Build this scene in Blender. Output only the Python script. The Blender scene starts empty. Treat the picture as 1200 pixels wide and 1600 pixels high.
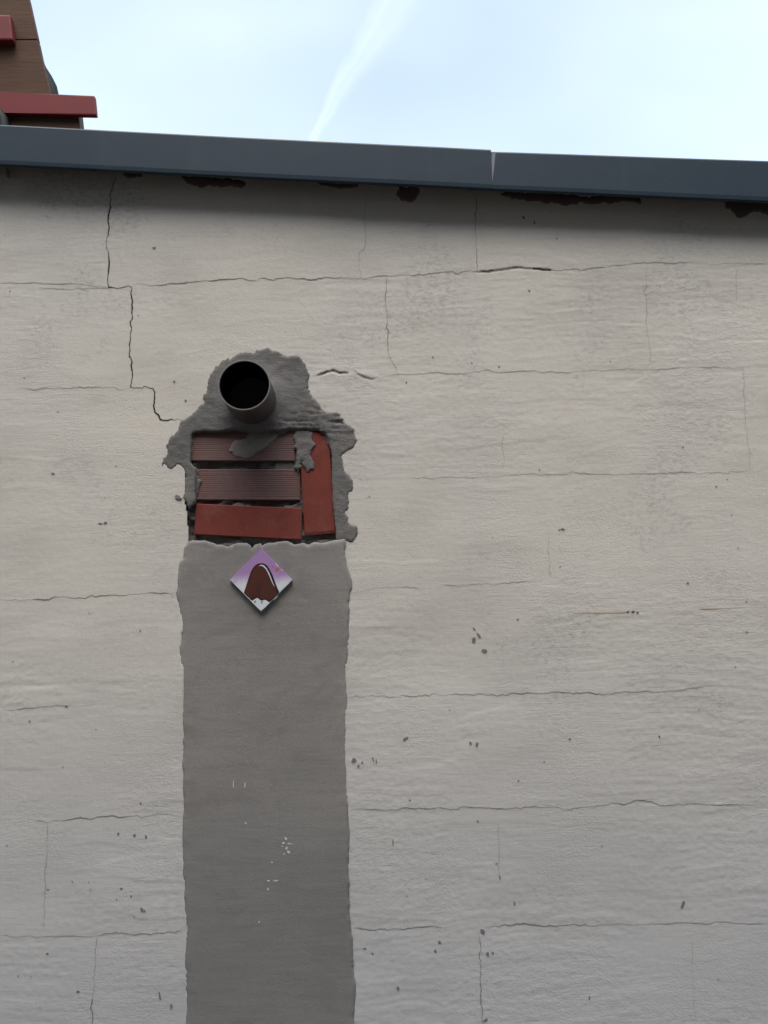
import bpy, bmesh, math, random
import numpy as np
from mathutils import Vector, Matrix, geometry

random.seed(7)
RNG = np.random.default_rng(11)
R = math.radians
SC = bpy.context.scene
COL = SC.collection

# ------------------------------------------------------------------ camera
CAM_H, CAM_D = 1.60, 2.40          # eye height, distance from the wall plane (y = 0)
PITCH, ROLL = R(9.2), R(1.1)
FPX = 1555.0                        # 35 mm equivalent on a 1200 x 1600 frame
C0 = Vector((0, -CAM_D, CAM_H))
FWD = Vector((0, math.cos(PITCH), math.sin(PITCH)))
_r0, _u0 = Vector((1, 0, 0)), Vector((0, -math.sin(PITCH), math.cos(PITCH)))
RGT = math.cos(ROLL) * _r0 - math.sin(ROLL) * _u0
UPV = math.sin(ROLL) * _r0 + math.cos(ROLL) * _u0
cam = bpy.data.cameras.new('camera')
cam.sensor_width = 36.0
cam.lens = 36.0 * FPX / 1600.0
cam.clip_start, cam.clip_end = 0.05, 2000
camo = bpy.data.objects.new('camera', cam)
COL.objects.link(camo)
mw = Matrix((RGT, UPV, -FWD)).transposed().to_4x4()
mw.translation = C0
camo.matrix_world = mw
SC.camera = camo

def ray(px, py):
    return FWD * FPX + RGT * (px - 600) - UPV * (py - 800)

def at(px, py, Y=0.0):
    """point of the vertical plane y = Y measured at this spot of the survey photo"""
    d = ray(px, py)
    return C0 + d * ((Y - C0.y) / d.y)

def xz(px, py, Y=0.0):
    p = at(px, py, Y)
    return (p.x, p.z)

# ------------------------------------------------------------------ sky and sun
SUN_EL, SUN_AZ = R(66), R(186)      # high and hazy, on the photographer's side; azimuth from +y towards +x
W = bpy.data.worlds.new('World')
SC.world = W
W.use_nodes = True
nt = W.node_tree
nt.nodes.clear()
def N(tree, typ, **kw):
    n = tree.nodes.new(typ)
    for k, v in kw.items():
        if k.startswith('i_'):
            n.inputs[int(k[2:])].default_value = v
        else:
            setattr(n, k, v)
    return n
L = nt.links.new
sky = N(nt, 'ShaderNodeTexSky', sky_type='NISHITA', sun_disc=False)
sky.sun_elevation, sky.sun_rotation = SUN_EL, SUN_AZ
sky.air_density, sky.dust_density, sky.ozone_density = 1.0, 2.2, 1.0
tc = N(nt, 'ShaderNodeTexCoord')
def vdot(vec):
    n = N(nt, 'ShaderNodeVectorMath', operation='DOT_PRODUCT')
    L(tc.outputs['Generated'], n.inputs[0])
    n.inputs[1].default_value = vec
    return n.outputs['Value']
def mth(op, a, b=None, clamp=False):
    n = N(nt, 'ShaderNodeMath', operation=op, use_clamp=clamp)
    for i, v in enumerate((a, b)):
        if v is None:
            continue
        if isinstance(v, (int, float)):
            n.inputs[i].default_value = v
        else:
            L(v, n.inputs[i])
    return n.outputs[0]
# an old contrail that spreads as it climbs: a wedge between two great circles
nl = ray(486, 212).cross(ray(572, 0)).normalized()
nr = ray(512, 212).cross(ray(668, 0)).normalized()
if nl.dot(ray(700, 100)) < 0: nl = -nl
if nr.dot(ray(700, 100)) < 0: nr = -nr
nz = N(nt, 'ShaderNodeTexNoise'); nz.inputs['Scale'].default_value = 9; nz.inputs['Detail'].default_value = 4
nz.inputs['Roughness'].default_value = 0.62
L(tc.outputs['Generated'], nz.inputs['Vector'])
wob = mth('MULTIPLY', mth('SUBTRACT', nz.outputs['Fac'], 0.5), 0.045)
sl = mth('ADD', vdot(nl), wob)
sr = mth('ADD', vdot(nr), wob)
u = mth('DIVIDE', sl, mth('MAXIMUM', mth('SUBTRACT', sl, sr), 0.002))
rampn = N(nt, 'ShaderNodeValToRGB')
L(u, rampn.inputs['Fac'])
cr = rampn.color_ramp
cr.elements[0].position, cr.elements[0].color = 0.0, (0, 0, 0, 1)
cr.elements[1].position, cr.elements[1].color = 1.0, (0, 0, 0, 1)
for p, v in ((0.10, .08), (0.3, .18), (0.45, .12), (0.62, .14), (0.82, .04)):
    e = cr.elements.new(p); e.color = (v, v, v, 1)
streak = mth('MULTIPLY', rampn.outputs['Color'], mth('ADD', mth('MULTIPLY', nz.outputs['Fac'], 1.3), 0.05))
# thin cirrus veil over the whole sky
mp = N(nt, 'ShaderNodeMapping'); mp.inputs['Rotation'].default_value = (0.3, 0.5, 0.9); mp.inputs['Scale'].default_value = (1.2, 4.0, 2.0)
L(tc.outputs['Generated'], mp.inputs['Vector'])
nz2 = N(nt, 'ShaderNodeTexNoise'); nz2.inputs['Scale'].default_value = 1.6; nz2.inputs['Detail'].default_value = 3
L(mp.outputs['Vector'], nz2.inputs['Vector'])
low = mth('SUBTRACT', 1.0, vdot((0, 0, 1)), True)            # haze thickens towards the horizon
veil = mth('ADD', mth('ADD', mth('MULTIPLY', mth('SUBTRACT', nz2.outputs['Fac'], 0.5), 0.6), 0.10), mth('MULTIPLY', low, 0.9), True)
fac = mth('ADD', streak, veil, True)
mix = N(nt, 'ShaderNodeMix', data_type='RGBA')
L(fac, mix.inputs[0]); L(sky.outputs['Color'], mix.inputs[6])
mix.inputs[7].default_value = (4.35, 4.97, 5.7, 1)
bg = N(nt, 'ShaderNodeBackground'); bg.inputs['Strength'].default_value = 0.10
L(mix.outputs[2], bg.inputs['Color'])
wo = N(nt, 'ShaderNodeOutputWorld'); L(bg.outputs[0], wo.inputs['Surface'])

sl_ = bpy.data.lights.new('sun', 'SUN')
sl_.energy, sl_.angle, sl_.color = 0.95, R(42), (1.0, 0.92, 0.81)
suno = bpy.data.objects.new('sun', sl_)
COL.objects.link(suno)
sdir = Vector((math.sin(SUN_AZ) * math.cos(SUN_EL), math.cos(SUN_AZ) * math.cos(SUN_EL), math.sin(SUN_EL)))
suno.rotation_euler = sdir.to_track_quat('Z', 'Y').to_euler()
suno.location = sdir * 30

SC.render.engine = 'CYCLES'
SC.cycles.max_bounces = 5
SC.cycles.diffuse_bounces = 3
SC.view_settings.view_transform = 'Standard'
SC.view_settings.look = 'None'
SC.view_settings.exposure = 1.48
SC.view_settings.gamma = 1.0
SC.view_settings.use_curve_mapping = False

# ------------------------------------------------------------------ helpers
_T = RNG.random((256, 256))
def vnoise(x, y, seed=0):
    T = np.roll(_T, (seed * 37) % 256, 0) if seed else _T
    T = np.roll(T, (seed * 91) % 256, 1) if seed else T
    xi, yi = np.floor(x).astype(int), np.floor(y).astype(int)
    fx, fy = x - xi, y - yi
    fx = fx * fx * fx * (fx * (fx * 6 - 15) + 10)
    fy = fy * fy * fy * (fy * (fy * 6 - 15) + 10)
    a, b, c, d = T[xi & 255, yi & 255], T[(xi + 1) & 255, yi & 255], T[xi & 255, (yi + 1) & 255], T[(xi + 1) & 255, (yi + 1) & 255]
    return (a + (b - a) * fx) * (1 - fy) + (c + (d - c) * fx) * fy - 0.5
def fbm(x, y, seed=0, oct=4, gain=0.5):
    s, a, f = 0, 1.0, 1.0
    for k in range(oct):
        s = s + a * vnoise(x * f + 13.7 * k, y * f + 7.1 * k, seed + k)
        a *= gain; f *= 2.03
    return s
def sstep(a, b, v):
    t = np.clip((v - a) / (b - a), 0, 1)
    return t * t * (3 - 2 * t)

def mesh_np(name, V, F, mat, parent=None, smooth=True):
    me = bpy.data.meshes.new(name)
    me.from_pydata([tuple(v) for v in V], [], [tuple(f) for f in F])
    me.update()
    return link(name, me, mat, parent, smooth)
def link(name, me, mat, parent=None, smooth=False):
    o = bpy.data.objects.new(name, me)
    COL.objects.link(o)
    if mat:
        me.materials.append(mat)
    if smooth:
        me.polygons.foreach_set('use_smooth', np.ones(len(me.polygons), dtype=bool))
    if parent:
        o.parent = parent
    return o
def bobj(name, bm, mat, parent=None, smooth=False, bevel=0.0, seg=2):
    if bevel:
        bmesh.ops.bevel(bm, geom=[e for e in bm.edges], offset=bevel, segments=seg, affect='EDGES', profile=0.6)
    bmesh.ops.recalc_face_normals(bm, faces=bm.faces)
    me = bpy.data.meshes.new(name)
    bm.to_mesh(me); bm.free()
    return link(name, me, mat, parent, smooth)
def thing(name, label, cat, group=None):
    o = bpy.data.objects.new(name, None)
    COL.objects.link(o)
    tag(o, label, cat, group)
    return o
def tag(o, label, cat, group=None):
    o['label'] = label; o['category'] = cat
    if group: o['group'] = group
def box(bm, x0, x1, y0, y1, z0, z1):
    v = [bm.verts.new(p) for p in ((x0, y0, z0), (x1, y0, z0), (x1, y1, z0), (x0, y1, z0), (x0, y0, z1), (x1, y0, z1), (x1, y1, z1), (x0, y1, z1))]
    for f in ((0, 1, 2, 3), (7, 6, 5, 4), (0, 4, 5, 1), (1, 5, 6, 2), (2, 6, 7, 3), (3, 7, 4, 0)):
        bm.faces.new([v[i] for i in f])
def prism(bm, pts, y0, y1):
    """pts: (x, z) outline; front at y0, back at y1"""
    a = [bm.verts.new((x, y0, z)) for x, z in pts]
    b = [bm.verts.new((x, y1, z)) for x, z in pts]
    n = len(pts)
    bm.faces.new(a); bm.faces.new(b[::-1])
    for i in range(n):
        bm.faces.new((a[i], b[i], b[(i + 1) % n], a[(i + 1) % n]))
def rough_line(pts, step, amp, closed=False, rnd=random, calm=()):
    """midpoint displacement: a torn or cracked line through the given points"""
    out = []
    n = len(pts)
    for i in range(n if closed else n - 1):
        seg = [pts[i], pts[(i + 1) % n]]
        am = 0.03 if i in calm else amp
        while True:
            ln = math.dist(seg[0], seg[1])
            if ln < step: break
            new = [seg[0]]
            for p, q in zip(seg, seg[1:]):
                dx, dz = q[0] - p[0], q[1] - p[1]
                l = math.hypot(dx, dz)
                k = rnd.gauss(0, am) * min(1.0, 0.022 / max(l, 1e-6))
                new += [((p[0] + q[0]) / 2 - dz * k, (p[1] + q[1]) / 2 + dx * k), q]
            seg = new
        out += seg[:-1]
    if not closed:
        out.append(pts[-1])
    return out

# ------------------------------------------------------------------ materials
def mat(name, col, rough=0.9, spec=0.3, metal=0.0):
    m = bpy.data.materials.new(name)
    m.use_nodes = True
    b = m.node_tree.nodes['Principled BSDF']
    b.inputs['Base Color'].default_value = (*col, 1)
    b.inputs['Roughness'].default_value = rough
    b.inputs['Specular IOR Level'].default_value = spec
    b.inputs['Metallic'].default_value = metal
    return m
class Mt:
    """small node builder on object coordinates (metres)"""
    def __init__(s, name, col, rough=0.9, spec=0.3, metal=0.0):
        s.m = mat(name, col, rough, spec, metal)
        s.t = s.m.node_tree
        s.b = s.t.nodes['Principled BSDF']
        s.tc = s.t.nodes.new('ShaderNodeTexCoord').outputs['Object']
        s.col = None; s.base = col
        s.hgt = None
    def noise(s, scale, detail=5, rough=0.55, stretch=(1, 1, 1), dist=0.0, rot=(0, 0, 0)):
        mp = s.t.nodes.new('ShaderNodeMapping')
        mp.inputs['Scale'].default_value = stretch
        mp.inputs['Rotation'].default_value = rot
        s.t.links.new(s.tc, mp.inputs['Vector'])
        n = s.t.nodes.new('ShaderNodeTexNoise')
        n.inputs['Scale'].default_value = scale
        n.inputs['Detail'].default_value = detail
        n.inputs['Roughness'].default_value = rough
        n.inputs['Distortion'].default_value = dist
        s.t.links.new(mp.outputs['Vector'], n.inputs['Vector'])
        return n.outputs['Fac']
    def voro(s, scale, stretch=(1, 1, 1), feature='F1', rand=1.0):
        mp = s.t.nodes.new('ShaderNodeMapping')
        mp.inputs['Scale'].default_value = stretch
        s.t.links.new(s.tc, mp.inputs['Vector'])
        n = s.t.nodes.new('ShaderNodeTexVoronoi')
        n.feature = feature
        n.inputs['Scale'].default_value = scale
        n.inputs['Randomness'].default_value = rand
        s.t.links.new(mp.outputs['Vector'], n.inputs['Vector'])
        return n.outputs['Distance']
    def rng(s, v, a, b, c=0.0, d=1.0, smooth=True):
        n = s.t.nodes.new('ShaderNodeMapRange')
        n.interpolation_type = 'SMOOTHSTEP' if smooth else 'LINEAR'
        n.inputs[1].default_value, n.inputs[2].default_value, n.inputs[3].default_value, n.inputs[4].default_value = a, b, c, d
        s.t.links.new(v, n.inputs[0])
        return n.outputs[0]
    def mul(s, a, b, op='MULTIPLY'):
        n = s.t.nodes.new('ShaderNodeMath'); n.operation = op
        for i, v in enumerate((a, b)):
            if isinstance(v, (int, float)): n.inputs[i].default_value = v
            else: s.t.links.new(v, n.inputs[i])
        return n.outputs[0]
    def tint(s, fac, col):
        n = s.t.nodes.new('ShaderNodeMix'); n.data_type = 'RGBA'
        s.t.links.new(fac, n.inputs[0])
        if s.col is None: n.inputs[6].default_value = (*s.base, 1)
        else: s.t.links.new(s.col, n.inputs[6])
        n.inputs[7].default_value = (*col, 1)
        s.col = n.outputs[2]
        return s
    def bump(s, v, dist, strength=1.0):
        n = s.t.nodes.new('ShaderNodeBump')
        n.inputs['Distance'].default_value = dist
        n.inputs['Strength'].default_value = strength
        s.t.links.new(v, n.inputs['Height'])
        if s.hgt is not None: s.t.links.new(s.hgt, n.inputs['Normal'])
        s.hgt = n.outputs['Normal']
        return s
    def done(s):
        if s.col is not None: s.t.links.new(s.col, s.b.inputs['Base Color'])
        if s.hgt is not None: s.t.links.new(s.hgt, s.b.inputs['Normal'])
        return s.m

def make_render_mat():
    m = Mt('cream_render', (0.655, 0.632, 0.565), 0.92, 0.2)
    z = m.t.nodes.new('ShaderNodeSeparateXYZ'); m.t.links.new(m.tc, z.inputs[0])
    big = m.noise(1.6, 4, 0.5)
    m.tint(m.rng(big, 0.35, 0.7, 0, 0.55), (0.595, 0.587, 0.558))
    m.tint(m.rng(m.noise(5, 5, 0.6, (0.5, 1, 1)), 0.47, 0.68, 0, 0.55), (0.52, 0.497, 0.452))
    # horizontal brushed streaks of the paint
    st = m.noise(16, 6, 0.65, (0.35, 1, 6.0), 0.6)
    m.tint(m.rng(st, 0.52, 0.78, 0, 0.34), (0.47, 0.45, 0.42))
    # grey grime held by the rough spots, in patches
    patch = m.rng(m.noise(3.4, 4, 0.6), 0.51, 0.64)
    gr = m.rng(m.noise(95, 5, 0.75, (0.7, 1, 1.2)), 0.46, 0.64)
    m.tint(m.mul(m.mul(patch, gr), 0.6), (0.34, 0.335, 0.33))
    m.tint(m.rng(m.noise(280, 2, 0.6), 0.52, 0.72, 0, 0.35), (0.45, 0.437, 0.41))
    m.tint(m.rng(m.noise(190, 2, 0.6), 0.56, 0.74, 0, 0.4), (0.75, 0.725, 0.67))
    # tiny dark pits
    pit = m.rng(m.voro(30), 0.02, 0.075, 1.0, 0.0)
    pm = m.rng(m.noise(4.1, 3), 0.47, 0.62)
    pm2 = m.rng(m.noise(37, 2), 0.5, 0.62)
    m.tint(m.mul(m.mul(pit, pm), pm2), (0.16, 0.155, 0.15))
    # blue-grey tint lower down: weather film plus painted-in cool, dim light
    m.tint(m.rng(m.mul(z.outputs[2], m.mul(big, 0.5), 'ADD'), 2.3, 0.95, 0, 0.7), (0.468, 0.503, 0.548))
    # relief
    m.bump(m.mul(m.noise(55, 4, 0.65, (0.22, 1, 2.2), 1.8, (0, R(4), 0)), m.rng(big, 0.42, 0.6, 0.35, 1.0)), 0.0011, 0.55)
    m.bump(m.mul(m.noise(200, 3, 0.7, (0.75, 1, 1.15)), m.rng(m.noise(3.0, 3), 0.44, 0.6, 0.30, 1.2)), 0.0011, 0.7)
    return m.done()

def make_cement_mat(name, col, dark, lite, stroke=True, grit=False):
    m = Mt(name, col, 0.93, 0.2)
    m.tint(m.rng(m.noise(2.4, 5, 0.55, (0.8, 1, 1.4)), 0.38, 0.68, 0, 0.75), dark)
    m.tint(m.rng(m.noise(9, 5, 0.6, (0.4, 1, 2.6)), 0.5, 0.75, 0, 0.45), lite)
    m.tint(m.rng(m.noise(420, 3, 0.6), 0.45, 0.75, 0, 0.35), tuple(c * 1.5 for c in col))
    m.tint(m.rng(m.noise(330, 3, 0.6), 0.5, 0.75, 0, 0.4), tuple(c * 0.6 for c in col))
    if stroke:
        m.bump(m.noise(20, 7, 0.6, (0.3, 1, 3.0), 0.8, (0, R(-5), 0)), 0.0008, 0.5)
    if grit:
        m.tint(m.rng(m.noise(38, 5, 0.7), 0.48, 0.66, 0, 0.6), tuple(c * 0.68 for c in col))
        m.bump(m.noise(75, 5, 0.75, (0.7, 1, 1.4)), 0.0030, 0.8)
    m.bump(m.noise(260, 4, 0.65), 0.0007, 0.8)
    return m

M = {}
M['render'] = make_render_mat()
st = make_cement_mat('strip_cement', (0.28, 0.270, 0.256), (0.215, 0.211, 0.203), (0.315, 0.292, 0.278))
zz = st.t.nodes.new('ShaderNodeSeparateXYZ'); st.t.links.new(st.tc, zz.inputs[0])
low_shade = st.rng(st.mul(zz.outputs[2], st.mul(st.noise(3.0, 4), 0.5), 'ADD'), 1.75, 1.30, 0, 0.6)
st.tint(low_shade, (0.19, 0.205, 0.212))  # cool, dimmer light of the lower wall painted into the strip colour
st.tint(st.rng(st.noise(11, 5, 0.65, (0.8, 1, 1.2), 0.8), 0.47, 0.66, 0, 0.45), (0.20, 0.193, 0.188))
st.tint(st.rng(st.noise(26, 4, 0.7, (0.18, 1, 3.0), 0.6, (0, R(-8), 0)), 0.54, 0.72, 0, 0.25), (0.31, 0.295, 0.28))
st.bump(st.noise(4.5, 3, 0.5, (0.7, 1, 2.2), 1.5, (0, R(-12), 0)), 0.0015, 0.5)
M['strip'] = st.done()
M['mortar'] = make_cement_mat('patch_mortar', (0.19, 0.187, 0.181), (0.132, 0.131, 0.128), (0.24, 0.235, 0.227), True, True).done()
M['film'] = make_cement_mat('thin_mortar_film', (0.25, 0.225, 0.205), (0.21, 0.175, 0.16), (0.28, 0.26, 0.24), False).done()
M['bed'] = make_cement_mat('bed_mortar', (0.15, 0.146, 0.138), (0.09, 0.088, 0.084), (0.19, 0.185, 0.175), False).done()
b = Mt('red_brick', (0.20, 0.048, 0.036), 0.85, 0.25)
b.tint(b.rng(b.noise(30, 4, 0.6), 0.45, 0.7, 0, 0.7), (0.15, 0.038, 0.032)).tint(b.rng(b.noise(11, 5, 0.7), 0.52, 0.7, 0, 0.5), (0.22, 0.10, 0.085)).tint(b.rng(b.voro(160), 0.05, 0.2, 0.6, 0), (0.09, 0.03, 0.028)).tint(b.rng(b.noise(240, 3), 0.55, 0.8, 0, 0.4), (0.30, 0.10, 0.08))
b.bump(b.noise(300, 4, 0.6), 0.0006, 0.7)
M['brick'] = b.done()
b = Mt('dusty_ribbed_brick', (0.18, 0.105, 0.10), 0.9, 0.2)
b.tint(b.rng(b.noise(18, 5, 0.6, (1, 1, 0.6)), 0.4, 0.68, 0, 0.75), (0.155, 0.115, 0.108)).tint(b.rng(b.noise(120, 4), 0.5, 0.8, 0, 0.5), (0.21, 0.18, 0.165))
b.bump(b.noise(260, 4, 0.6), 0.0006, 0.7)
M['ribbed'] = b.done()
M['crack'] = mat('crack_dark', (0.05, 0.046, 0.042), 1.0, 0.0)
M['hair'] = mat('crack_hairline', (0.21, 0.20, 0.19), 1.0, 0.0)
M['faint'] = mat('crack_faint', (0.40, 0.38, 0.36), 1.0, 0.0)
M['chip'] = mat('chipped_base_coat', (0.2, 0.2, 0.205), 1.0, 0.1)
M['bitumen'] = Mt('bitumen', (0.13, 0.11, 0.105), 0.8, 0.3).m
b = Mt('slate_sheet_metal', (0.023, 0.043, 0.064), 0.45, 0.35)
b.tint(b.rng(b.noise(3, 5, 0.6, (1, 1, 2)), 0.4, 0.7, 0, 0.6), (0.030, 0.051, 0.071)).tint(b.rng(b.noise(160, 3), 0.6, 0.8, 0, 0.3), (0.12, 0.13, 0.14))
b.tint(b.rng(b.noise(14, 5, 0.7, (1, 1, 0.12)), 0.5, 0.75, 0, 0.2), (0.07, 0.088, 0.105))
b.bump(b.noise(4, 3, 0.5, (1, 1, 1.6)), 0.002, 0.5)
M['coping'] = b.done()
M['alu'] = mat('bare_aluminium_edge', (0.20, 0.21, 0.25), 0.5, 0.5, 0.0)
b = Mt('sooty_steel_pipe', (0.085, 0.078, 0.074), 0.5, 0.5, 0.35)
b.tint(b.rng(b.noise(14, 5, 0.6), 0.42, 0.7, 0, 0.8), (0.055, 0.045, 0.04)).tint(b.rng(b.noise(60, 4), 0.55, 0.75, 0, 0.5), (0.12, 0.10, 0.085))
M['pipe'] = b.done()
M['soot'] = mat('soot', (0.006, 0.006, 0.007), 0.95, 0.05)
M['rim'] = mat('worn_pipe_rim', (0.26, 0.25, 0.25), 0.45, 0.5, 0.5)
# tile
b = Mt('glazed_tile', (0.74, 0.76, 0.80), 0.22, 0.5)
g = b.t.nodes.new('ShaderNodeSeparateXYZ'); b.t.links.new(b.tc, g.inputs[0])
b.tint(b.rng(b.mul(g.outputs[2], b.mul(b.noise(40, 3), 0.02), 'ADD'), -0.006, 0.030, 0, 0.9), (0.40, 0.21, 0.50))
M['tile'] = b.done()
b = Mt('brown_tile_paint', (0.10, 0.036, 0.026), 0.3, 0.5)
b.tint(b.rng(b.noise(45, 4, 0.6, (1, 1, 0.4)), 0.42, 0.7, 0, 0.8), (0.055, 0.024, 0.022))
M['choc'] = b.done()
M['outline'] = mat('dark_tile_outline', (0.022, 0.012, 0.022), 0.3, 0.5)
M['gloss_white'] = mat('white_tile_paint', (0.72, 0.78, 0.82), 0.25, 0.5)
M['orange'] = mat('orange_tile_spot', (0.46, 0.19, 0.10), 0.4, 0.4)
M['violet'] = mat('violet_tile_spot', (0.36, 0.12, 0.34), 0.4, 0.4)
M['white_splash'] = mat('white_paint_splash', (0.62, 0.64, 0.64), 0.8, 0.2)
M['rust'] = mat('rust_trace', (0.56, 0.50, 0.40), 0.95, 0.1)
M['rust2'] = mat('rust_spot', (0.20, 0.09, 0.05), 0.95, 0.1)
b = Mt('brown_wood_panel', (0.085, 0.042, 0.022), 0.7, 0.3)
b.tint(b.rng(b.noise(6, 5, 0.6, (0.5, 1, 3)), 0.4, 0.7, 0, 0.7), (0.11, 0.058, 0.03)).tint(b.rng(b.noise(25, 5, 0.65, (0.4, 1, 3)), 0.5, 0.75, 0, 0.5), (0.055, 0.03, 0.018))
b.bump(b.noise(40, 5, 0.6, (0.3, 1, 3)), 0.002, 0.5)
M['wood'] = b.done()
b = Mt('red_painted_wood', (0.17, 0.014, 0.015), 0.55, 0.4)
b.tint(b.rng(b.noise(12, 5, 0.6, (0.2, 1, 2)), 0.42, 0.72, 0, 0.6), (0.12, 0.012, 0.015))
M['red'] = b.done()
M['rubber'] = mat('black_rubber_pipe', (0.008, 0.012, 0.014), 0.6, 0.4)
M['cream_wall'] = Mt('cream_back_wall', (0.55, 0.50, 0.40), 0.9).m
b = Mt('gravel_paving', (0.085, 0.072, 0.058), 0.95, 0.2)
b.tint(b.rng(b.noise(60, 4), 0.5, 0.8, 0, 0.6), (0.12, 0.10, 0.08)); b.bump(b.noise(90, 4), 0.006)
M['ground'] = b.done()
M['roof'] = mat('roofing_felt', (0.05, 0.05, 0.052), 0.95)
M['house'] = mat('ochre_house_render', (0.10, 0.085, 0.07), 0.9)
M['glass'] = mat('dark_window_glass', (0.02, 0.025, 0.03), 0.1, 0.5)
M['tiles'] = mat('roof_tile_red', (0.15, 0.055, 0.04), 0.85)

# ------------------------------------------------------------------ ground
bm = bmesh.new()
v = [bm.verts.new(p) for p in ((-300, -300, 0), (300, -300, 0), (300, 300, 0), (-300, 300, 0))]
bm.faces.new(v)
g = bobj('ground', bm, M['ground'])
g['kind'] = 'structure'

# ------------------------------------------------------------------ the low building and its rendered wall
bld = thing('low_building', 'low building with pale cream rendered wall crossed by hairline cracks', 'building')
XA, XB = -3.2, 3.2
OH = 0.066                                     # overhang of the coping in front of the wall
# coping edge lines, measured on the plane of its front face
cTL, cTM, cTM2, cTR = at(0, 195, -OH), at(767, 233.5, -OH), at(769, 236, -OH), at(1200, 250, -OH)
cBL, cBM, cBR = at(0, 258, -OH), at(766, 295.5, -OH), at(1200, 314, -OH)
XS = cTM.x
def lin(p, q, x): return p.z + (q.z - p.z) * (x - p.x) / (q.x - p.x)
def cop_bot(x): return lin(cBL, cBM, x) if x < XS else lin(cBM, cBR, x)
def cop_top(x): return lin(cTL, cTM, x) if x < XS else lin(cTM2, cTR, x)
def wall_top(x): return cop_bot(x) + 0.065

# cracks, traced on the wall plane: (weight, points)
CR = [
 (3, [(181,276),(174,300),(173,325),(170,350),(166,378),(170,400),(169,430),(170,450),(187,450),(205,449),(207,470),(206,500),(204,530),(205,560),(203,605),(222,607),(226,603),(238,606),(242,613),(241,630),(243,645),(250,655),(262,657),(284,656)]),
 (1, [(0,443),(60,442),(120,443),(170,450)]), (1, [(93,452),(101,451)]),
 (2, [(206,449),(216,443),(232,446),(300,441),(350,437),(420,437),(450,433),(480,437),(510,433),(540,435),(563,434),(604,431),(650,430),(700,425),(745,424)]),
 (3, [(745,424),(755,423),(772,422)]), (2, [(772,422),(795,419),(805,417),(832,418)]), (3, [(832,420),(848,422),(862,421)]),
 (2, [(862,421),(900,420),(930,419),(945,418)]), (1, [(945,418),(985,413),(1020,410),(1100,411),(1200,411)]),
 (1, [(571,305),(570,330),(571,375),(569,388),(562,395),(563,434)]),
 (2, [(744,306),(743,340),(745,380),(745,424)]),
 (2, [(604,431),(602,470),(604,510),(606,545),(613,565),(622,584)]),
 (1, [(1011,412),(1009,450),(1011,490),(1014,540),(1016,570)]),
 (1, [(25,607),(100,607),(160,606),(203,606)]),
 (3, [(495,585),(510,580),(522,577.5),(530,581.5),(545,582)]), (2, [(554,579),(560,584),(575,590),(584,592)]),
 (1, [(584,592),(622,584),(680,582),(730,583),(760,578),(780,582),(830,580),(880,582),(1000,578),(1100,574),(1160,574)]),
 (1, [(1160,574),(1162,620),(1165,660),(1171,705),(1172,733)]),
 (1, [(750,746),(790,742),(900,738),(960,742),(1050,738),(1150,737),(1175,733)]),
 (0, [(787,680),(788,735)]), (0, [(640,748),(700,745),(750,746)]),
 (2, [(0,937),(80,935),(140,932),(200,929),(275,926)]),
 (1, [(548,926),(575,921),(620,917),(655,920)]), (1, [(690,915),(740,913),(790,911),(840,909)]),
 (2, [(546,1090),(570,1088),(600,1087),(640,1088),(700,1085),(760,1086),(830,1083),(950,1083)]), (1, [(950,1083),(1020,1082),(1100,1073)]),
 (1, [(0,1110),(60,1105),(150,1100)]),
 (2, [(55,1282),(80,1284),(110,1280),(150,1277),(180,1275),(220,1277),(250,1272),(284,1275)]),
 (2, [(548,1266),(600,1266),(660,1263),(740,1262),(800,1263),(860,1261),(950,1257),(985,1255),(1000,1250),(1015,1252),(1030,1258),(1100,1256),(1200,1254)]),
 (1, [(75,1285),(72,1350),(70,1400),(67,1455)]),
 (1, [(0,1462),(80,1462),(150,1462)]), (2, [(150,1462),(200,1459),(284,1456)]),
 (2, [(150,1462),(149,1500),(146,1550),(145,1600),(144,1650)]),
 (2, [(553,1450),(600,1451),(650,1448),(690,1449)]), (2, [(757,1449),(800,1446),(860,1446),(920,1446)]), (1, [(920,1446),(1000,1444),(1100,1443),(1200,1442)]),
 (2, [(747,1456),(749,1490),(750,1530),(752,1570),(755,1600),(755,1650)]),
 (0, [(1080,1470),(1083,1530),(1087,1600)]), (1, [(778,1285),(780,1340),(781,1375)]), (0, [(1150,420),(1152,470)]),
 (1, [(860,900),(858,870),(857,835)]), (0, [(60,450),(100,452),(170,451)]),
]
CRW = [(w, [xz(*p) for p in pts]) for w, pts in CR]
dense = {}
for i, (w, pts) in enumerate(CRW):
    dense[i] = rough_line(pts, 0.0028, 0.085 if w > 1 else 0.07)

# niche behind the brick infill (wall plane)
NICHE = [xz(*p) for p in ((291, 660), (300, 662), (466, 660), (520, 660), (530, 720), (535, 838), (535, 858), (299, 858), (295, 846), (292, 800), (289, 785))]
def inside(px, pz, poly):
    c = np.zeros(px.shape, bool)
    n = len(poly)
    for i in range(n):
        x0, z0 = poly[i]; x1, z1 = poly[(i + 1) % n]
        if z0 == z1: continue
        k = ((z0 > pz) != (z1 > pz)) & (px < (x1 - x0) * (pz - z0) / (z1 - z0) + x0)
        c ^= k
    return c

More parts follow.
